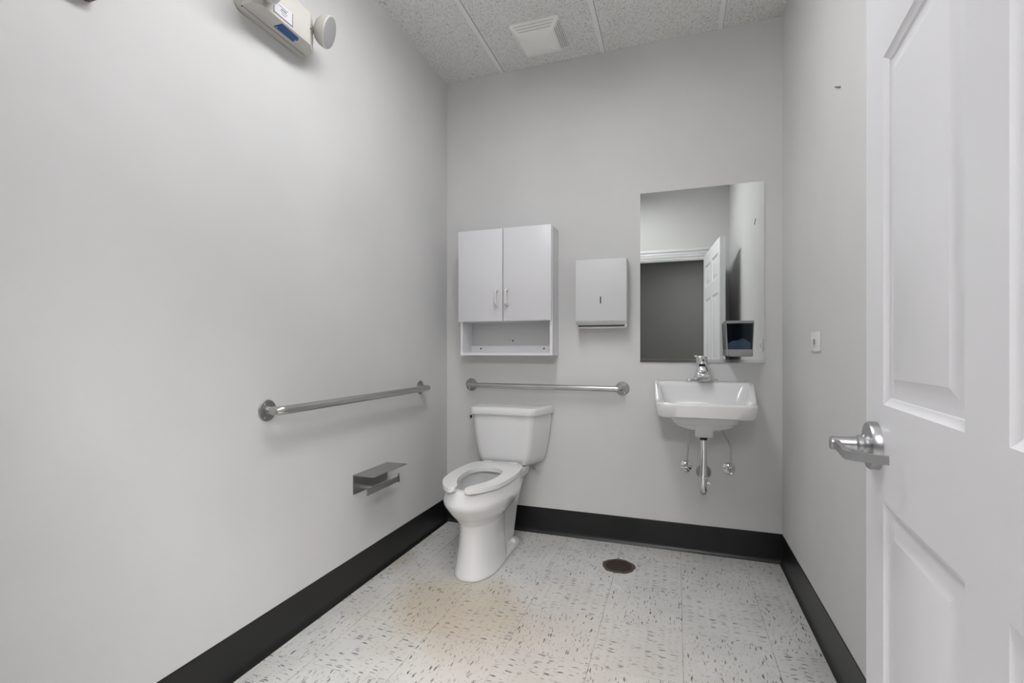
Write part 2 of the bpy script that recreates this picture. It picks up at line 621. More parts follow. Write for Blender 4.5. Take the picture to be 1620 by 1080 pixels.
def door_hardware(sgn, o0):
    def Q(s, o, z):
        return D(s, o0 + sgn * o, z)
    n = ND * sgn
    bm = new()
    lathe(bm, Q(LS, 0, LZ), n, [(.0425, 0), (.0425, .011), (.0405, .0145), (.026, .0155), (.0255, .0155), (.0155, .0157)], 48)
    rose = obj('lever_rosette', bm, M['satin'], door, 30)
    bm = new()
    lathe(bm, Q(LS, .013, LZ), n, [(.0185, 0), (.0185, .006), (.0160, .009), (.0160, .012), (.0172, .0125), (.0172, .016), (.0140, .019), (.0130, .024), (.0120, .056), (.0100, .058)], 32)
    path = [Q(LS - .013, .061, LZ), Q(LS, .062, LZ), Q(LS + .04, .0635, LZ), Q(.174, .0665, LZ)]
    path += [Q(.1835, .065, LZ), Q(.188, .060, LZ)] + [Q(.191 + .012 * t, .056 - .040 * t, LZ) for t in (0, .5, 1)]
    strip(bm, path, .0070, .0042)
    obj('door_lever', bm, M['satin'], rose, 30)
    bm = new()
    lathe(bm, Q(LS - .004, .064, LZ), n, [(.0068, 0), (.0068, .004), (.0055, .0055), (.003, .0058)], 20)
    obj('lock_button', bm, M['chrome'], rose, 30)


door_hardware(1, 0)
bm = new()
lathe(bm, D(LS, -DT, LZ), -ND, [(.0425, 0), (.0425, .011), (.0405, .0145), (.0155, .0157), (.0155, .05), (.012, .052)], 40)
strip(bm, [D(LS - .013, -DT - .054, LZ), D(LS + .10, -DT - .054, LZ)], .0085, .0045)
obj('door_lever_far', bm, M['satin'], door, 30).name = 'door_handle'
bm = new()
for zz in (LZ,):
    c = D(-.0008, -DT / 2, zz)
    strip(bm, [c + SD * .0004 + ND * .0125, c + SD * .0004 - ND * .0125], .028, .0009)
obj('latch_plate', bm, M['satin'], door, 30)

# ------------------------------------------------------------------ exhaust fan grille on the ceiling
FX, FY, FH = .679, -.252, .132
t = thing('exhaust_fan', 'square white exhaust fan grille with slotted sides on the ceiling', 'exhaust fan', (FX, FY, H))
bm = new()


def sq(h, z, r):
    return [Vector((FX + u, FY + v, z)) for u, v in rounded_quad([(-h, -h), (h, -h), (h, h), (-h, h)], r, 4)]


bridge(bm, [sq(FH, H - .0005, .012), sq(FH, H - .007, .012), sq(FH - .003, H - .011, .011), sq(FH - .036, H - .042, .010), sq(FH - .041, H - .045, .009), sq(.02, H - .0455, .005)])
cover = obj('grille_cover', bm, M['off_white'], t, 30)
sl = Vector((.033, 0, -.031)).normalized()
for side in (0, 3):
    R = Matrix.Rotation(side * PI / 2, 3, 'Z')
    for k in range(4 if side in (0, 2) else 3):
        a = .10 + k * (.235 if side in (0, 2) else .30)
        c = Vector((FH - .003 - .033 * a, 0, -.011 - .031 * a))
        n_ = Vector((.031, 0, .033)).normalized() * -1
        hw = FH - .022 - .030 * a
        e = sl * .0031
        out = Vector((.031, 0, -.033)).normalized() * .0007
        pts = [c - e, c + e]
        p8 = [R @ (p + Vector((0, sy * hw, 0)) + out * so) + Vector((FX, FY, H)) for so in (-3, 1) for p, sy in ((pts[0], -1), (pts[0], 1), (pts[1], 1), (pts[1], -1))]
        bm = new()
        bridge(bm, [p8[:4], p8[4:]])
        obj('slot', bm, M['dark'], cover)

# ------------------------------------------------------------------ emergency light on the left wall
t = thing('emergency_light', 'off-white two-lamp emergency light box high on the left wall', 'emergency light', (0, -1.395, 2.203))
Y0, Y1, Z0, Z1 = -1.542, -1.251, 2.203, 2.325
bm = new()
prism(bm, rounded_quad([(Y0, Z0), (Y1, Z0), (Y1, Z1 + .004), (Y0, Z1 + .004)], [.03, .004, .004, .03], 6), .0012, .0262, .002, 2, lambda u, v, w: Vector((w, u, v)))
base = obj('back_box', bm, M['beige'], t)
bm = new()
box(bm, (.020, Y0 + .012, Z0 + .004), (.034, Y1 - .004, Z1 - .004))
obj('seam', bm, M['dark'], base)
bm = new()
out = [(.0285, Y0 + .006), (.0285, Y1 - .001), (.066, Y1 - .001), (.094, Y1 - .047), (.094, Y0 + .032), (.072, Y0 + .006)]
prism(bm, out, Z0 + .0015, Z1, .0025, 2)
cov = obj('cover', bm, M['beige'], t, 25)
bm = new()
prism(bm, [(.049, -1.423), (.086, -1.423), (.083, -1.345), (.074, -1.336), (.049, -1.337)], Z0 - .0006, Z0 + .003)
win = obj('battery_window', bm, M['blue'], cov, label='blue plate let into the underside')
for p in ((.056, -1.418), (.064, -1.341)):
    bm = new()
    lathe(bm, (*p, Z0 + .001), (0, 0, -1), [(.0022, 0), (.0022, .0024), (.001, .003)], 10)
    obj('screw', bm, M['chrome'], win)
bm = new()
LY0, LY1, LZ0, LZ1 = -1.468, -1.383, 2.2145, 2.262
box(bm, (.0935, LY0, LZ0), (.0943, LY1, LZ1))
lab = obj('rating_label', bm, M['label_paper'], cov, label='white printed label with a dark border')
bm = new()
box(bm, (.0940, LY0, LZ0), (.0946, LY0 + .003, LZ1)); box(bm, (.0940, LY1 - .003, LZ0), (.0946, LY1, LZ1)); box(bm, (.0940, LY0, LZ0), (.0946, LY1, LZ0 + .004))
for k, (a, b, h) in enumerate(((.25, .75, .0012), (.38, .66, .0022), (.32, .7, .0012), (.4, .62, .0012))):
    z = LZ1 - .010 - k * .0075
    box(bm, (.0940, LY0 + (LY1 - LY0) * a, z - h), (.0945, LY0 + (LY1 - LY0) * b, z + h))
obj('label_print', bm, M['label_ink'], lab)


def lamp_head(c, axis, neck_from):
    c, a = Vector(c), Vector(axis).normalized()
    bm = new()
    lathe(bm, c, a, [(.002, -.033), (.022, -.032), (.040, -.024), (.051, -.010), (.056, .004), (.058, .016), (.0565, .019), (.0535, .0195)], 40)
    tube(bm, [neck_from, c - a * .03], .011, 14)
    h = obj('lamp_head', bm, M['beige'], t)
    bm = new()
    lathe(bm, c + a * .0175, a, [(.0537, 0), (.0537, .0022), (.044, .0032), (.02, .0042), (.001, .0045)], 40)
    obj('lens', bm, M['lens'], h)


lamp_head((.108, -1.238, 2.291), (.86, .38, -.34), (.06, -1.258, 2.287))
lamp_head((.138, -1.525, 2.261), (.80, .42, -.30), (.075, -1.537, 2.275))
bm = new(); lathe(bm, (.0938, -1.297, 2.265), (1, 0, 0), [(.003, 0), (.003, .001), (.001, .0012)], 12)
obj('test_hole', bm, M['dark'], cov)

# ------------------------------------------------------------------ alarm strobe cut by the top of the frame
bm = new()
prism(bm, rounded_quad([(-2.050, 1.934), (-1.942, 1.934), (-1.942, 2.06), (-2.050, 2.06)], .012, 5), 0, .030, .004, 2, lambda u, v, w: Vector((w, u, v)))
t = thing('wall_alarm', 'dark reddish alarm on the left wall, only its lower corner in view', 'alarm', (0, -1.996, 1.934))
al = obj('body', bm, M['red_brown'], t)
bm = new(); box(bm, (.0295, -2.025, 1.965), (.045, -1.967, 2.03), .005)
obj('strobe_window', bm, M['label_paper'], t)

# ------------------------------------------------------------------ grab bars
def grab_bar(label, a, b, out, group):
    a, b, o = Vector(a), Vector(b), Vector(out)
    t = thing('grab_bar', label, 'grab bar', (a + b) / 2, group)
    bm = new()
    tube(bm, smooth_path([a + o * .003, a + o * .057, b + o * .057, b + o * .003], .045, 10), .0160, 24)
    obj('bar', bm, M['steel'], t, 40)
    d = (b - a).normalized()
    for p in (a, b):
        bm = new()
        lathe(bm, p, o, [(.0385, 0), (.0385, .0025), (.036, .0045), (.018, .0060), (.0178, .009), (.0155, .0095)], 40)
        f = obj('flange', bm, M['dull_steel'], t, 25)
        for k in range(3):
            bm = new()
            ang = PI / 2 + 2 * PI * k / 3 + (PI / 6 if p is a else -PI / 6)
            q = p + (d * math.cos(ang) + Vector((0, 0, 1)) * math.sin(ang)) * .0285 + o * .0042
            lathe(bm, q, o, [(.0042, 0), (.0040, .0012), (.002, .002)], 12)
            obj('screw', bm, M['chrome'], f)
    return t


grab_bar('brushed steel grab bar on the left wall above the paper holder', (0, -1.405, .864), (0, -.335, .866), (1, 0, 0), None)
grab_bar('brushed steel grab bar on the back wall above the toilet tank', (.170, 0, .865), (1.088, 0, .864), (0, -1, 0), None)

# ------------------------------------------------------------------ toilet paper holder with shelf
t = thing('toilet_paper_holder', 'empty steel toilet paper holder with a flat shelf on the left wall', 'toilet paper holder', (0, -.797, .43))
HY0, HY1 = -.931, -.664
bm = new()
prism(bm, rounded_quad([(HY0, .428), (HY1, .428), (HY1, .515), (HY0, .515)], [.003, .012, .001, .001], 4), 0, .003, 0, 2, lambda u, v, w: Vector((w, u, v)))
obj('back_plate', bm, M['brushed'], t)
bm = new()
prism(bm, rounded_quad([(0, HY0), (0, HY1), (.116, HY1 + .004), (.112, HY0 + .002)], [.001, .001, .006, .012], 4), .5135, .517, .0006, 1)
obj('shelf', bm, M['brushed'], t)
bm = new()
AX = .082
strip(bm, [(AX, -.943, .447), (AX, -.684, .447)], .0125, .003)
strip(bm, [(AX, -.690, .451), (AX, -.684, .451)], .0215, .003)
strip(bm, [(.002, -.866, .449), (AX, -.866, .449)], .0065, .003)
obj('roll_arm', bm, M['steel'], t)

# ------------------------------------------------------------------ wall cabinet
CX0, CX1, CD, CZ0, CZ1, CZM = .160, .722, .16, 1.0475, 1.775, 1.246
t = thing('wall_cabinet', 'white two-door wall cabinet with an open shelf above the toilet', 'cabinet', ((CX0 + CX1) / 2, 0, CZ0))
P = .0155
bm = new()
yb, yf = -.0006, -CD + .0165
box(bm, (CX0, yf, CZ0), (CX0 + P, yb, CZ1), .0008, 1); box(bm, (CX1 - P, yf, CZ0), (CX1, yb, CZ1), .0008, 1)
box(bm, (CX0 + P, yf + .001, CZ1 - P), (CX1 - P, yb, CZ1)); box(bm, (CX0 + P, yf + .001, CZ0), (CX1 - P, yb, CZ0 + P))
box(bm, (CX0 + P, yf + .001, CZM - .002), (CX1 - P, yb, CZM - .002 + P))
body = obj('carcass', bm, M['cabinet'], t)
bm = new(); box(bm, (CX0 + P, -.005, CZ0 + P), (CX1 - P, yb, CZ1 - P))
obj('back_panel', bm, M['cabinet_back'], t)
bm = new(); box(bm, (CX0 + P, -.020, CZ0 + P), (CX1 - P, -.0052, CZ0 + P + .042), .0008, 1)
rail = obj('hanging_rail', bm, M['cabinet'], t)
for px in (.240, .640):
    bm = new()
    lathe(bm, (px, -.0198, CZ0 + P + .024), (0, -1, 0), [(.0052, 0), (.0050, .0012), (.002, .002)], 14)
    obj('screw', bm, M['dark'], rail)
bm = new()
lathe(bm, (.443, -.0048, 1.135), (0, -1, 0), [(.0050, 0), (.0048, .0012), (.002, .002)], 14)
obj('screw', bm, M['dark'], body)
bm = new()
lathe(bm, (.424, -.0048, 1.141), (0, -1, 0), [(.0024, 0), (.0022, .0008)], 10)
obj('screw_hole', bm, M['dark'], body)
bm = new()
lathe(bm, (CX1 - .0003, -.045, 1.255), (1, 0, 0), [(.003, 0), (.0025, .001)], 10)
obj('cam_cap', bm, M['grey_plastic'], body)
for x0, x1, hx in ((.1545, .4325, .398), (.4372, .7185, .460)):
    bm = new()
    box(bm, (x0, -CD, 1.2445), (x1, -CD + .0155, 1.7745), .001, 2)
    d = obj('door', bm, M['cabinet'], t)
    bm = new()
    pth = smooth_path([(hx, -CD + .001, 1.421), (hx, -CD - .030, 1.419), (hx, -CD - .028, 1.339), (hx, -CD + .001, 1.333)], .014, 6)
    tube(bm, pth, [.0066 + .0026 * min(1, abs(2 * k / (len(pth) - 1) - 1)) ** 2 for k in range(len(pth))], 14)
    obj('handle', bm, M['seat_plastic'], d)

# ------------------------------------------------------------------ paper towel dispenser
TX0, TX1, TD, TZ0, TZ1 = .842, 1.120, .10, 1.2000, 1.577
t = thing('paper_towel_dispenser', 'white metal paper towel dispenser with a keyhole slot between cabinet and mirror', 'towel dispenser', (.981, 0, TZ0))
bm = new()
prof = [(0, TZ0 + .004), (-TD + .030, TZ0 + .004), (-TD + .020, TZ0 + .008), (-TD + .020, TZ0 + .016),
        (-TD + .018, TZ0 + .018), (-TD + .0030, TZ0 + .036), (-TD + .0008, TZ0 + .039), (-TD, TZ0 + .043), (-TD, TZ1 - .006), (-TD + .0015, TZ1 - .002), (-TD + .006, TZ1), (0, TZ1)]
bridge(bm, [[(x, y, z) for y, z in prof] for x in (TX0, TX1)])
bmesh.ops.bevel(bm, geom=[e for e in bm.edges if abs(e.verts[0].co.x - e.verts[1].co.x) < 1e-6 and max(v.co.y for v in e.verts) < -TD + .01], offset=.004, segments=3, profile=.5, affect='EDGES')
cab = obj('housing', bm, M['enamel'], t, 25)
bm = new()
box(bm, (TX0 + .012, -TD + .0185, TZ0 + .0085), (TX1 - .012, -TD + .060, TZ0 + .0155))
obj('towel_slot', bm, M['dark'], cab)
bm = new()
q = [(TX0 + .004, -TD + .008), (TX0 + .018, -TD + .006), (TX0 + .030, -TD + .022), (TX1 - .030, -TD + .022), (TX1 - .018, -TD + .006), (TX1 - .004, -TD + .008), (TX1 - .002, -.0015), (TX0 + .002, -.0015)]
prism(bm, q, TZ0 - .0005, TZ0 + .004)
obj('bottom_plate', bm, M['enamel'], t)
bm = new()
prism(bm, rounded_quad([(.9780, 1.3325), (.9842, 1.3325), (.9842, 1.3705), (.9780, 1.3705)], .0005, 2), -TD - .0006, -TD + .004, 0, 1, lambda u, v, w: Vector((u, w, v)))
obj('keyhole', bm, M['dark'], cab)

# ------------------------------------------------------------------ mirror
MX0, MX1, MZ0, MZ1 = 1.1845, 1.7975, 1.0155, 1.939
t = thing('mirror', 'frameless rectangular mirror on the back wall above the sink', 'mirror', ((MX0 + MX1) / 2, 0, MZ0))
bm = new(); 

cxm = (MX0 + MX1) / 2
bevel = .004
rings = [[(MX0, -.001, MZ0), (MX1, -.001, MZ0), (MX1, -.001, MZ1), (MX0, -.001, MZ1)],
         [(MX0, -.0055, MZ0), (MX1, -.0055, MZ0), (MX1, -.0055, MZ1), (MX0, -.0055, MZ1)]]
bridge(bm, rings)
obj('glass', bm, M['mirror'], t, 20)
bm = new()
box(bm, (MX0 - .001, -.0075, MZ0 - .002), (MX1 + .001, -.0058, MZ0 + .013), .0004, 1)
box(bm, (MX0 - .001, -.0075, MZ0 - .004), (MX1 + .001, -.0005, MZ0 - .001), .0004, 1)
obj('bottom_channel', bm, M['chrome'], t, 20)

# ------------------------------------------------------------------ soap dispenser stuck to the mirror
SX0, SX1, SZ0, SZ1, SY0, SYF = 1.6045, 1.736, 1.0455, 1.2245, -.0060, -.105
t = thing('soap_dispenser', 'grey push soap dispenser with a dark blue window at the right of the mirror', 'soap dispenser', ((SX0 + SX1) / 2, -.006, SZ0))
bm = new()
zt, zb = SZ1 - .013, SZ0 + .036
ins = .006
box(bm, (SX0 + .002, SY0 - .006, SZ0 + .003), (SX1 - .002, SY0, SZ1 - .003))                        # back
for s, x in ((1, SX0), (-1, SX1)):                                                                  # tapering cheeks
    for_top, for_bot = x, x + s * .006
    a = [(for_top, SYF + .002, SZ1 - .004), (for_top + s * .006, SYF + .002, SZ1 - .004), (for_bot + s * .006, SYF + .002, zb - .002), (for_bot, SYF + .002, zb - .002)]
    b = [(p[0], SY0, p[2]) for p in a]
    bridge(bm, [a, b])
obj('side_shell', bm, M['side_grey'], t)
bm = new()
prism(bm, [(SX0 - .0005, SY0), (SX1 + .0005, SY0), (SX1 + .0005, SYF), (SX0 + .006, SYF), (SX0 - .0005, SYF + .008)], zt, SZ1, .0015, 2)
prism(bm, [(SX0 + .005, SY0), (SX1 - .005, SY0), (SX1 - .005, SYF - .001), (SX0 + .012, SYF - .001), (SX0 + .005, SYF + .006)], SZ0 + .002, zb, .0015, 2)
fr = [(SX0 + .0005, zt + .001), (SX0 + .0065, zt + .001), (SX0 + .0125, zb - .001), (SX0 + .0065, zb - .001)]
prism(bm, fr, SYF, SYF + .004, 0, 1, lambda u, v, w: Vector((u, w, v)))
obj('frame', bm, M['grey_plastic'], t)
bm = new()
prism(bm, [(SX0 + .0065, zt + .001), (SX1 - .001, zt + .001), (SX1 - .0068, zb - .001), (SX0 + .0122, zb - .001)], SYF + .0012, SYF + .003, 0, 1, lambda u, v, w: Vector((u, w, v)))
obj('window', bm, M['window'], t)
bm = new()
pts = []
nx = 14
top = [.030, .033, .040, .046, .047, .044, .043, .048, .056, .058, .052, .045, .040, .036]
bag_o = [(SX0 + .014, zb + .001)] + [(SX0 + .014 + (SX1 - SX0 - .028) * k / (nx - 1), zb + top[k] * .95) for k in range(nx)] + [(SX1 - .014, zb + .001)]
prism(bm, bag_o, SYF + .006, SYF + .06, .003, 2, lambda u, v, w: Vector((u, w, v)))
obj('soap_bag', bm, M['label_paper'], t)
bm = new()
box(bm, (SX0 + .018, SYF - .008, SZ0), (SX1 - .009, SYF + .010, SZ0 + .026), .003, 2)
pb = obj('push_bar', bm, M['grey_plastic'], t)
bm = new()
lathe(bm, ((SX0 + SX1) / 2 + .004, SYF - .0078, SZ0 + .013), (0, -1, 0), [(.0042, 0), (.004, .0006), (.001, .0008)], 18)
obj('push_mark', bm, M['dull_steel'], pb)

# ------------------------------------------------------------------ sink
SKX = 1.4995
t = thing('wall_hung_sink', 'white wall-hung porcelain sink under the mirror', 'sink', (SKX, 0, .69))


def zr(y):
    d = -y
    u = min(max((d - .085) / .24, 0), 1)
    return .917 - .0785 * (u * u * (3 - 2 * u)) - .004 * min(1, d / .09)


def ring(hb, hf, yb, yf, r, z):
    q = rounded_quad([(SKX - hb, yb), (SKX - hf, yf), (SKX + hf, yf), (SKX + hb, yb)], r, 8)
    # subdivide the long sides so that the side rims can curve
    out = []
    n = len(q)
    for i, p in enumerate(q):
        out.append(p)
        nx_ = q[(i + 1) % n]
        if (i + 1) % 9 == 0:
            for k in range(1, 10):
                out.append((p[0] + (nx_[0] - p[0]) * k / 10, p[1] + (nx_[1] - p[1]) * k / 10))
    return [Vector((x, y, z(y) if callable(z) else z)) for x, y in out]


bm = new()
RB, RF = .012, .062
rr = [RB, RF, RF, RB]
rings = [
    ring(.02, .02, -.18, -.22, .01, .690),
    ring(.09, .09, -.13, -.27, .045, .694),
    ring(.135, .13, -.10, -.305, .05, .716),
    ring(.160, .155, -.07, -.325, .05, .752),
    ring(.166, .160, -.06, -.335, .05, .762),
    ring(.229, .203, -.004, -.402, [RB, .048, .048, RB], .7665),
    ring(.237, .210, -.0015, -.411, rr, .772),
    ring(.2425, .216, -.0005, -.418, rr, lambda y: .772 + (zr(y) - .772) * .80),
    ring(.2425, .2155, -.0005, -.418, rr, lambda y: zr(y) - .008),
    ring(.240, .213, -.002, -.415, rr, lambda y: zr(y) - .0025),
    ring(.235, .208, -.006, -.409, rr, lambda y: zr(y)),
    ring(.218, .197, -.098, -.397, [.03, .045, .045, .03], lambda y: zr(y) - .0005),
    ring(.213, .192, -.104, -.391, [.03, .045, .045, .03], lambda y: zr(y) - .004),
    ring(.205, .185, -.112, -.382, [.035, .045, .045, .035], lambda y: zr(y) - .016),
    ring(.176, .162, -.135, -.366, [.045, .05, .05, .045], .790),
    ring(.150, .142, -.150, -.340, [.05, .05, .05, .05], .735),
    ring(.115, .113, -.165, -.300, [.05, .05, .05, .05], .716),
    ring(.04, .04, -.19, -.255, [.02] * 4, .709),
    ring(.02, .02, -.21, -.245, [.01] * 4, .706),
]
bridge(bm, rings)
# moulded outlet block under the bowl
oz = [(.655, .036, .010, -.242), (.659, .041, .013, -.250), (.69, .042, .014, -.272), (.725, .045, .016, -.318), (.757, .048, .016, -.345)]
bridge(bm, [[Vector((x, y, z)) for x, y in rounded_quad([(SKX - h, -.155), (SKX - h, yf_), (SKX + h, yf_), (SKX + h, -.155)], r, 6)] for z, h, r, yf_ in oz])
obj('basin', bm, M['porcelain'], t, 50)
bm = new()
lathe(bm, (SKX, -.2275, .7065), (0, 0, 1), [(.021, 0), (.021, .002), (.015, .0025), (.014, -.001), (.002, -.001)], 24)
obj('drain_ring', bm, M['chrome'], t)
bm = new()
lathe(bm, (SKX, -.2, .6555), (0, 0, -1), [(.0190, 0), (.0190, .004), (.0175, .005), (.0175, .016), (.0165, .018), (.0160, .018)], 28)
obj('tailpiece_nut', bm, M['black_rubber'], t)
bm = new()
cyl(bm, (SKX, -.2, .64), (SKX, -.2, .452), .0155, None, 28)
obj('tailpiece', bm, M['chrome'], t)
# trap: J bend and arm back to the wall
bm = new()
path = [(SKX, -.2, .462)] + [(SKX, -.2, .42)]
path += [(SKX + .000 * k, -.2 + .042 - .042 * math.cos(a), .415 - .042 * math.sin(a)) for k, a in enumerate([PI * i / 12 for i in range(0, 13)])]
path += [(SKX + .002, -.116, .425)] + smooth_path([(SKX + .003, -.116, .425), (SKX + .006, -.112, .437), (1.509, -.06, .437), (1.509, -.001, .434)], .03, 6)[1:]
tube(bm, path, .0172, 24)
lathe(bm, (SKX, -.2, .462), (0, 0, -1), [(.0178, 0), (.0205, .001), (.0205, .013), (.0185, .015), (.0178, .016)], 28)
lathe(bm, (SKX + .0175, -.2, .427), (1, 0, 0), [(.009, -.006), (.009, .004), (.006, .006), (.006, .011), (.002, .0115)], 14)
trap = obj('p_trap', bm, M['chrome'], t, 40)
bm = new()
lathe(bm, (1.509, 0, .433), (0, -1, 0), [(.0375, 0), (.0365, .003), (.030, .007), (.0185, .010), (.0175, .014)], 36)
obj('trap_escutcheon', bm, M['dull_steel'], trap, 30)
for sx, sz, tp in ((1.4205, .458, [(1.4425, -.075, .70), (1.440, -.070, .66), (1.4255, -.050, .50), (1.4215, -.046, .463)]),
                   (1.6315, .462, [(1.575, -.075, .70), (1.588, -.070, .672), (1.628, -.052, .598), (1.638, -.048, .545), (1.632, -.046, .466)])):
    bm = new()
    cyl(bm, (sx, -.004, sz), (sx, -.058, sz), .0075, None, 18)
    lathe(bm, (sx, -.046, sz - .006), (0, 0, 1), [(.0095, 0), (.0095, .018), (.0065, .020), (.0065, .026)], 16)
    st = obj('stop_valve', bm, M['chrome'], t, 35)
    bm = new()
    d = Vector((.55, -.45, -.7)).normalized() if sx > 1.5 else Vector((.35, -.7, -.6)).normalized()
    side = d.cross(Vector((0, -1, 0))).normalized()
    rg = []
    for r_, h_ in ((.007, 0), (.012, .006), (.014, .016), (.012, .022), (.004, .024)):
        c = Vector((sx, -.056, sz)) + d * h_
        u_, w_ = frame_for(d)
        rg.append([c + u_ * math.cos(2 * PI * k / 20) * r_ + w_ * math.sin(2 * PI * k / 20) * r_ * .62 for k in range(20)])
    bridge(bm, rg)
    obj('valve_handle', bm, M['chrome'], st, 40)
    bm = new()
    lathe(bm, (sx, 0, sz), (0, -1, 0), [(.0310, 0), (.0305, .003), (.024, .008), (.012, .011), (.009, .014)], 32)
    obj('escutcheon', bm, M['chrome'], st, 30)
    bm = new()
    tube(bm, catmull(tp, 8, False), .0042, 14)
    obj('supply_tube', bm, M['steel'], t, 40)

# ------------------------------------------------------------------ faucet
FYC = -.058
fz = zr(FYC) - .0005
t = thing('faucet', 'chrome single-lever faucet on the back ledge of the white sink', 'faucet', (SKX, FYC, fz))
bm = new()
prism(bm, [(SKX + u, FYC + v) for u, v in rounded_quad([(-.077, -.027), (.077, -.027), (.077, .027), (-.077, .027)], .020, 8)], fz, fz + .014, .005, 3)
obj('base_plate', bm, M['chrome'], t)
bm = new()
rg = []
for z, hx, yf_, yb_ in ((.006, .052, -.026, .024), (.013, .046, -.026, .023), (.030, .040, -.026, .022), (.050, .033, -.025, .021), (.066, .027, -.023, .020), (.076, .023, -.021, .018), (.080, .019, -.018, .015)):
    rg.append([Vector((x, y, fz + z)) for x, y in rounded_quad([(SKX - hx, FYC + yf_), (SKX + hx, FYC + yf_), (SKX + hx, FYC + yb_), (SKX - hx, FYC + yb_)], min(hx, .02) * .95, 8)])
bridge(bm, rg)
rg = []
for y, w, zc, h in ((-.005, .039, .036, .024), (-.025, .0395, .038, .021), (-.050, .039, .041, .016), (-.075, .0375, .042, .012), (-.098, .035, .040, .010), (-.108, .032, .038, .008), (-.111, .027, .038, .005)):
    q = rounded_quad([(-w, -h), (w, -h), (w * .78, h), (-w * .78, h)], min(w, h) * .85, 8)
    rg.append([Vector((SKX + a, FYC + y, fz + zc + b)) for a, b in q])
bridge(bm, rg)
obj('spout', bm, M['chrome'], t, 50)
bm = new()
lathe(bm, (SKX, FYC, fz + .078), (0, 0, 1), [(.016, 0), (.016, .010), (.013, .012), (.014, .013)], 24)
obj('collar', bm, M['dark'], t)
bm = new()
rg = []
for z, r_, sh in ((.090, .018, 0), (.094, .0235, -.001), (.100, .0258, -.002), (.122, .0262, -.004), (.127, .0245, -.005), (.131, .018, -.006), (.133, .002, -.006)):
    rg.append([Vector((SKX + r_ * math.cos(2 * PI * k / 32), FYC + sh + r_ * math.sin(2 * PI * k / 32), fz + z)) for k in range(32)])
bridge(bm, rg)
rg = []
for p, w, h in (((.002, -.004, .124), .009, .007), ((-.014, .004, .128), .0075, .006), ((-.026, .010, .131), .0065, .0055), ((-.033, .014, .1315), .006, .005)):
    dv = Vector((-.86, .5, 0)); sv = Vector((.5, .86, 0))
    c = Vector((SKX, FYC, fz)) + Vector(p)
    rg.append([c + sv * a + Vector((0, 0, b)) for a, b in rounded_quad([(-w, -h), (w, -h), (w, h), (-w, h)], min(w, h) * .7, 4)])
bridge(bm, rg)
obj('lever_handle', bm, M['chrome'], t, 45)
bm = new(); lathe(bm, (SKX + .003, FYC - .0285, fz + .112), (0, -1, 0), [(.006, 0), (.006, .0006), (.001, .0008)], 16)
obj('temperature_mark', bm, M['dark'], t)

# ------------------------------------------------------------------ toilet
TX = .445
t = thing('toilet', 'white two-piece toilet with an open-front seat in the back left corner', 'toilet', (TX, -.4, 0))


def egg(db, df, hw, n=56, eb=2.6, ef=2.1, mid=None):
    """closed plan outline: back at db, front at df, half width hw"""
    c = (db + (df - db) * .45) if mid is None else mid
    out = []
    for k in range(n):
        a = 2 * PI * k / n
        ca, sa = math.cos(a), math.sin(a)
        L = (df - c) if ca > 0 else (c - db)
        e = ef if ca > 0 else eb
        out.append((TX + math.copysign(abs(sa) ** (2 / e), sa) * hw, -(c + math.copysign(abs(ca) ** (2 / e), ca) * L)))
    return out


def egg_rings(spec):
    return [[Vector((x, y, z)) for x, y in egg(db, df, hw, eb=eb, ef=ef)] for z, db, df, hw, eb, ef in spec]


raw = new()
bridge(raw, egg_rings([
    (.000, .335, .700, .106, 3.2, 2.3), (.012, .335, .701, .107, 3.2, 2.3), (.06, .335, .690, .099, 3.2, 2.3), (.14, .335, .676, .092, 3.2, 2.3),
    (.21, .325, .668, .088, 3.0, 2.3), (.245, .305, .672, .094, 2.8, 2.2), (.272, .275, .692, .114, 2.6, 2.2), (.296, .250, .718, .136, 2.5, 2.15),
    (.322, .225, .744, .150, 2.5, 2.15), (.345, .205, .763, .163, 2.5, 2.15), (.360, .197, .768, .1675, 2.5, 2.15), (.370, .195, .767, .1680, 2.5, 2.15), (.400, .194, .757, .165, 2.5, 2.15), (.424, .194, .749, .162, 2.5, 2.15),
    (.430, .198, .742, .157, 2.5, 2.15), (.431, .30, .710, .117, 2.2, 2.1), (.428, .315, .702, .109, 2.1, 2.1), (.40, .315, .70, .112, 2.1, 2.1), (.36, .30, .69, .112, 2.1, 2.1),
    (.30, .33, .63, .085, 2.1, 2.1), (.25, .37, .56, .055, 2, 2), (.235, .41, .52, .03, 2, 2)]))
# trapway body, back deck and floor flange
def slab(spec):
    bridge(raw, [[Vector((x, y, z)) for x, y in rounded_quad([(TX - h, -d0), (TX - h, -d1), (TX + h, -d1), (TX + h, -d0)], r, 6)] for z, d0, d1, h, r in spec])


slab([(.02, .17, .40, .062, .03), (.08, .15, .40, .066, .03), (.20, .12, .40, .072, .03), (.29, .09, .36, .085, .03), (.36, .06, .30, .098, .03)])
slab([(.345, .055, .30, .095, .03), (.37, .045, .30, .115, .03), (.405, .04, .285, .125, .03), (.424, .045, .27, .122, .03)])
slab([(.000, .135, .47, .104, .07), (.016, .137, .47, .103, .07), (.026, .145, .47, .095, .062), (.030, .155, .47, .085, .055)])
bmesh.ops.recalc_face_normals(raw, faces=raw.faces)
tmp_me = bpy.data.meshes.new('bowl'); raw.to_mesh(tmp_me); raw.free()
tmp = bpy.data.objects.new('bowl', tmp_me); COL.objects.link(tmp)
rm = tmp.modifiers.new('r', 'REMESH'); rm.mode = 'VOXEL'; rm.voxel_size = .0042
sm = tmp.modifiers.new('s', 'SMOOTH'); sm.factor = .5; sm.iterations = 8
dg = bpy.context.evaluated_depsgraph_get()
ev = bpy.data.meshes.new_from_object(tmp.evaluated_get(dg))
bpy.data.objects.remove(tmp); bpy.data.meshes.remove(tmp_me)
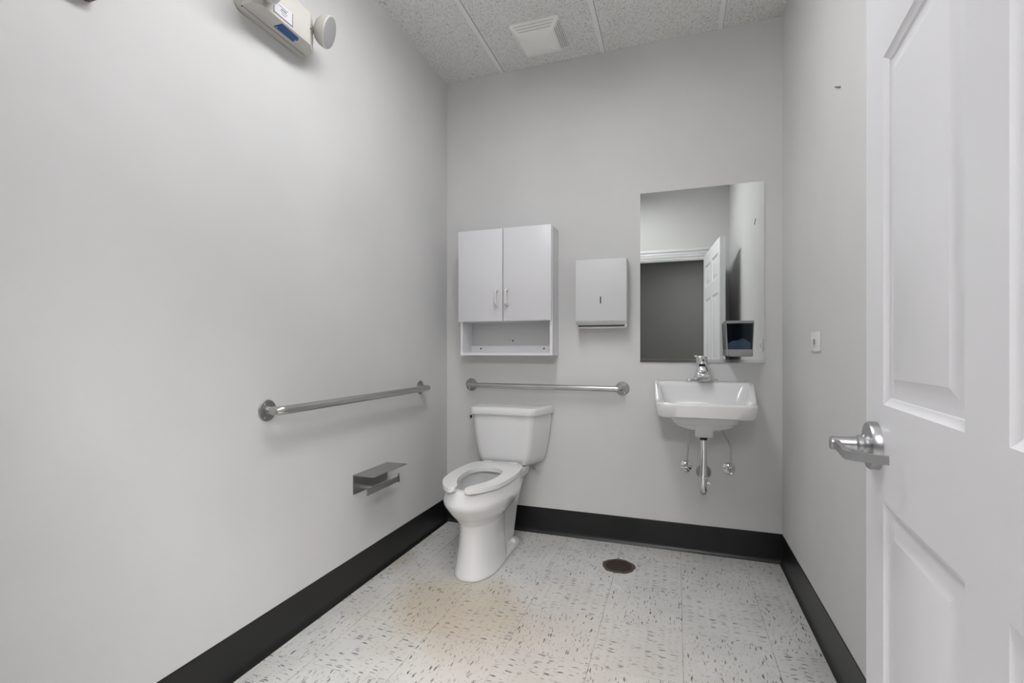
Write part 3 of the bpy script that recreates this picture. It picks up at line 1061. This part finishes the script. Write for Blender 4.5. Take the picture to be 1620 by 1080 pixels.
bm = new(); bm.from_mesh(ev); bpy.data.meshes.remove(ev)
bowl = obj('bowl', bm, M['porcelain'], t, 180)
for s in (-1, 1):
    bm = new()
    lathe(bm, (TX + s * .080, -.245, .028), (0, 0, 1), [(.017, -.004), (.017, .004), (.0155, .010), (.011, .0155), (.005, .018), (.0005, .0185)], 24)
    obj('bolt_cap', bm, M['porcelain'], bowl)

# seat: open front ring with a hinge bridge behind
so = [(.050, .212), (.098, .214), (.132, .236), (.160, .296), (.174, .375), (.177, .460), (.171, .550), (.155, .635), (.122, .703), (.092, .744), (.066, .766), (.044, .772)]
si = [(.030, .768), (.027, .745), (.036, .712), (.060, .670), (.084, .610), (.097, .545), (.100, .480), (.094, .440), (.080, .400), (.050, .373), (.018, .365)]
half = so + si
half = [(a * .93, b) for a, b in half]
full = half + [(-a, b) for a, b in reversed(half)]
outl = [(TX + a, -b) for a, b in catmull(full, 4)]
bm = new()
prism(bm, outl, .4330, .4535, .0068, 4)
seat = obj('seat', bm, M['seat_plastic'], t, 50)
for s in (-1, 1):
    bm = new()
    cyl(bm, (TX + s * .075 - .022, -.222, .447), (TX + s * .075 + .022, -.222, .447), .0095, None, 18)
    box(bm, (TX + s * .075 - .012, -.232, .424), (TX + s * .075 + .012, -.212, .447), .003)
    obj('hinge', bm, M['seat_plastic'], seat)

# tank: plan is a trapezoid that narrows towards the bottom
def tank_ring(z, hb, hf, d0, d1, r):
    return [Vector((x, y, z)) for x, y in rounded_quad([(TX - hb, -d0), (TX - hf, -d1), (TX + hf, -d1), (TX + hb, -d0)], r, 7)]


bm = new()
R4 = [.006, .028, .028, .006]
rings = [tank_ring(.4275, .175, .115, .03, .172, R4), tank_ring(.433, .192, .131, .022, .182, R4)]
for k in range(1, 9):
    u = k / 8
    g = math.sin(u * PI / 2) ** .9
    rings.append(tank_ring(.433 + .281 * u, .197 + .043 * g, .137 + .037 * g, .02, .186 + .016 * g, R4))
bridge(bm, rings)
obj('tank', bm, M['porcelain'], t, 50)
bm = new()
L4 = [.010, .030, .030, .010]
bridge(bm, [tank_ring(.7125, .247, .183, .016, .212, L4), tank_ring(.7135, .251, .188, .013, .217, L4), tank_ring(.722, .254, .190, .012, .220, L4), tank_ring(.742, .253, .189, .012, .219, L4),
            tank_ring(.7505, .250, .186, .015, .215, L4), tank_ring(.7545, .243, .178, .021, .207, L4), tank_ring(.756, .22, .155, .04, .18, L4)])
obj('tank_lid', bm, M['porcelain'], t, 50)
bm = new()
lathe(bm, (.2460, -.130, .686), (-.93, -.36, 0), [(.013, 0), (.013, .006), (.009, .008), (.008, .014)], 20)
strip(bm, [(.2300, -.108, .686), (.2245, -.130, .686), (.2230, -.158, .685)], .0115, .0055)
obj('flush_lever', bm, M['chrome'], t, 35)
for s in (-1, 1):
    bm = new()
    cyl(bm, (TX + s * .165, -.12, .4285), (TX + s * .165, -.12, .405), .010, None, 14)
    obj('tank_bolt', bm, M['dull_steel'], t)

# ------------------------------------------------------------------ floor drain
t = thing('floor_drain', 'round rusty brown floor drain in the flecked tile floor', 'floor drain', (1.101, -.298, 0))
bm = new()
n = 48
rg = []
for r_, z in ((.080, .0), (.081, .0012), (.078, .0028), (.066, .0030), (.0645, .0012), (.060, .0010)):
    rg.append([Vector((1.101 + (r_ + (.0022 * math.sin(5 * a) + .0014 * math.sin(11 * a + 1) if r_ > .07 else 0)) * math.cos(a), -.298 + (r_ + (.0022 * math.sin(5 * a) + .0014 * math.sin(11 * a + 1) if r_ > .07 else 0)) * math.sin(a), z)) for a in [2 * PI * k / n for k in range(n)]])
bridge(bm, rg)
obj('rim', bm, M['rust_rim'], t, 25)
bm = new()
for k in range(-7, 8):
    x = k * .0082
    hl = math.sqrt(max(.0001, .0635 ** 2 - x ** 2))
    box(bm, (1.101 + x - .0024, -.298 - hl, .0008), (1.101 + x + .0024, -.298 + hl, .0036), .0006, 1)
box(bm, (1.101 - .06, -.302, .0008), (1.101 + .06, -.294, .0034))
obj('grate', bm, M['rust'], t, 25)
bm = new()
lathe(bm, (1.101, -.298, .0010), (0, 0, 1), [(.0640, 0), (.0640, .0003)], 40)
obj('drain_well', bm, M['dark'], t, 25)

# ------------------------------------------------------------------ outlet plate and the nail on the right wall
t = thing('outlet', 'small white outlet plate on the right wall beside the door', 'outlet', (W, -.622, 1.11))
to3 = lambda u, v, w: Vector((W - w, u, v))
bm = new()
prism(bm, rounded_quad([(-.682, 1.0715), (-.562, 1.0715), (-.562, 1.1475), (-.682, 1.1475)], .004, 4), 0, .006, .0022, 2, to3)
obj('plate', bm, M['white_paint'], t)
bm = new()
prism(bm, rounded_quad([(-.656, 1.0925), (-.588, 1.0925), (-.588, 1.1265), (-.656, 1.1265)], .002, 3), .005, .0082, .001, 1, to3)
ins = obj('receptacle', bm, M['white_paint'], t)
for yy in (-.645, -.600):
    for zz in (1.103, 1.114):
        bm = new()
        box(bm, (W - .0086, yy - .004, zz - .0012), (W - .0080, yy + .004, zz + .0012))
        obj('slot', bm, M['grey_plastic'], ins)
bm = new()
box(bm, (W - .0090, -.630, 1.098), (W - .0080, -.616, 1.119))
obj('reset_button', bm, M['grey_plastic'], ins)
bm = new()
tube(bm, [(W - .0012, -.853, 1.961), (W - .0030, -.875, 1.950), (W - .0030, -.898, 1.9375), (W + .001, -.9053, 1.9338)], .0021, 8)
tag(obj('wall_nail', bm, M['side_grey'], None), 'bent dark nail stub left in the right wall above the outlet', 'nail')
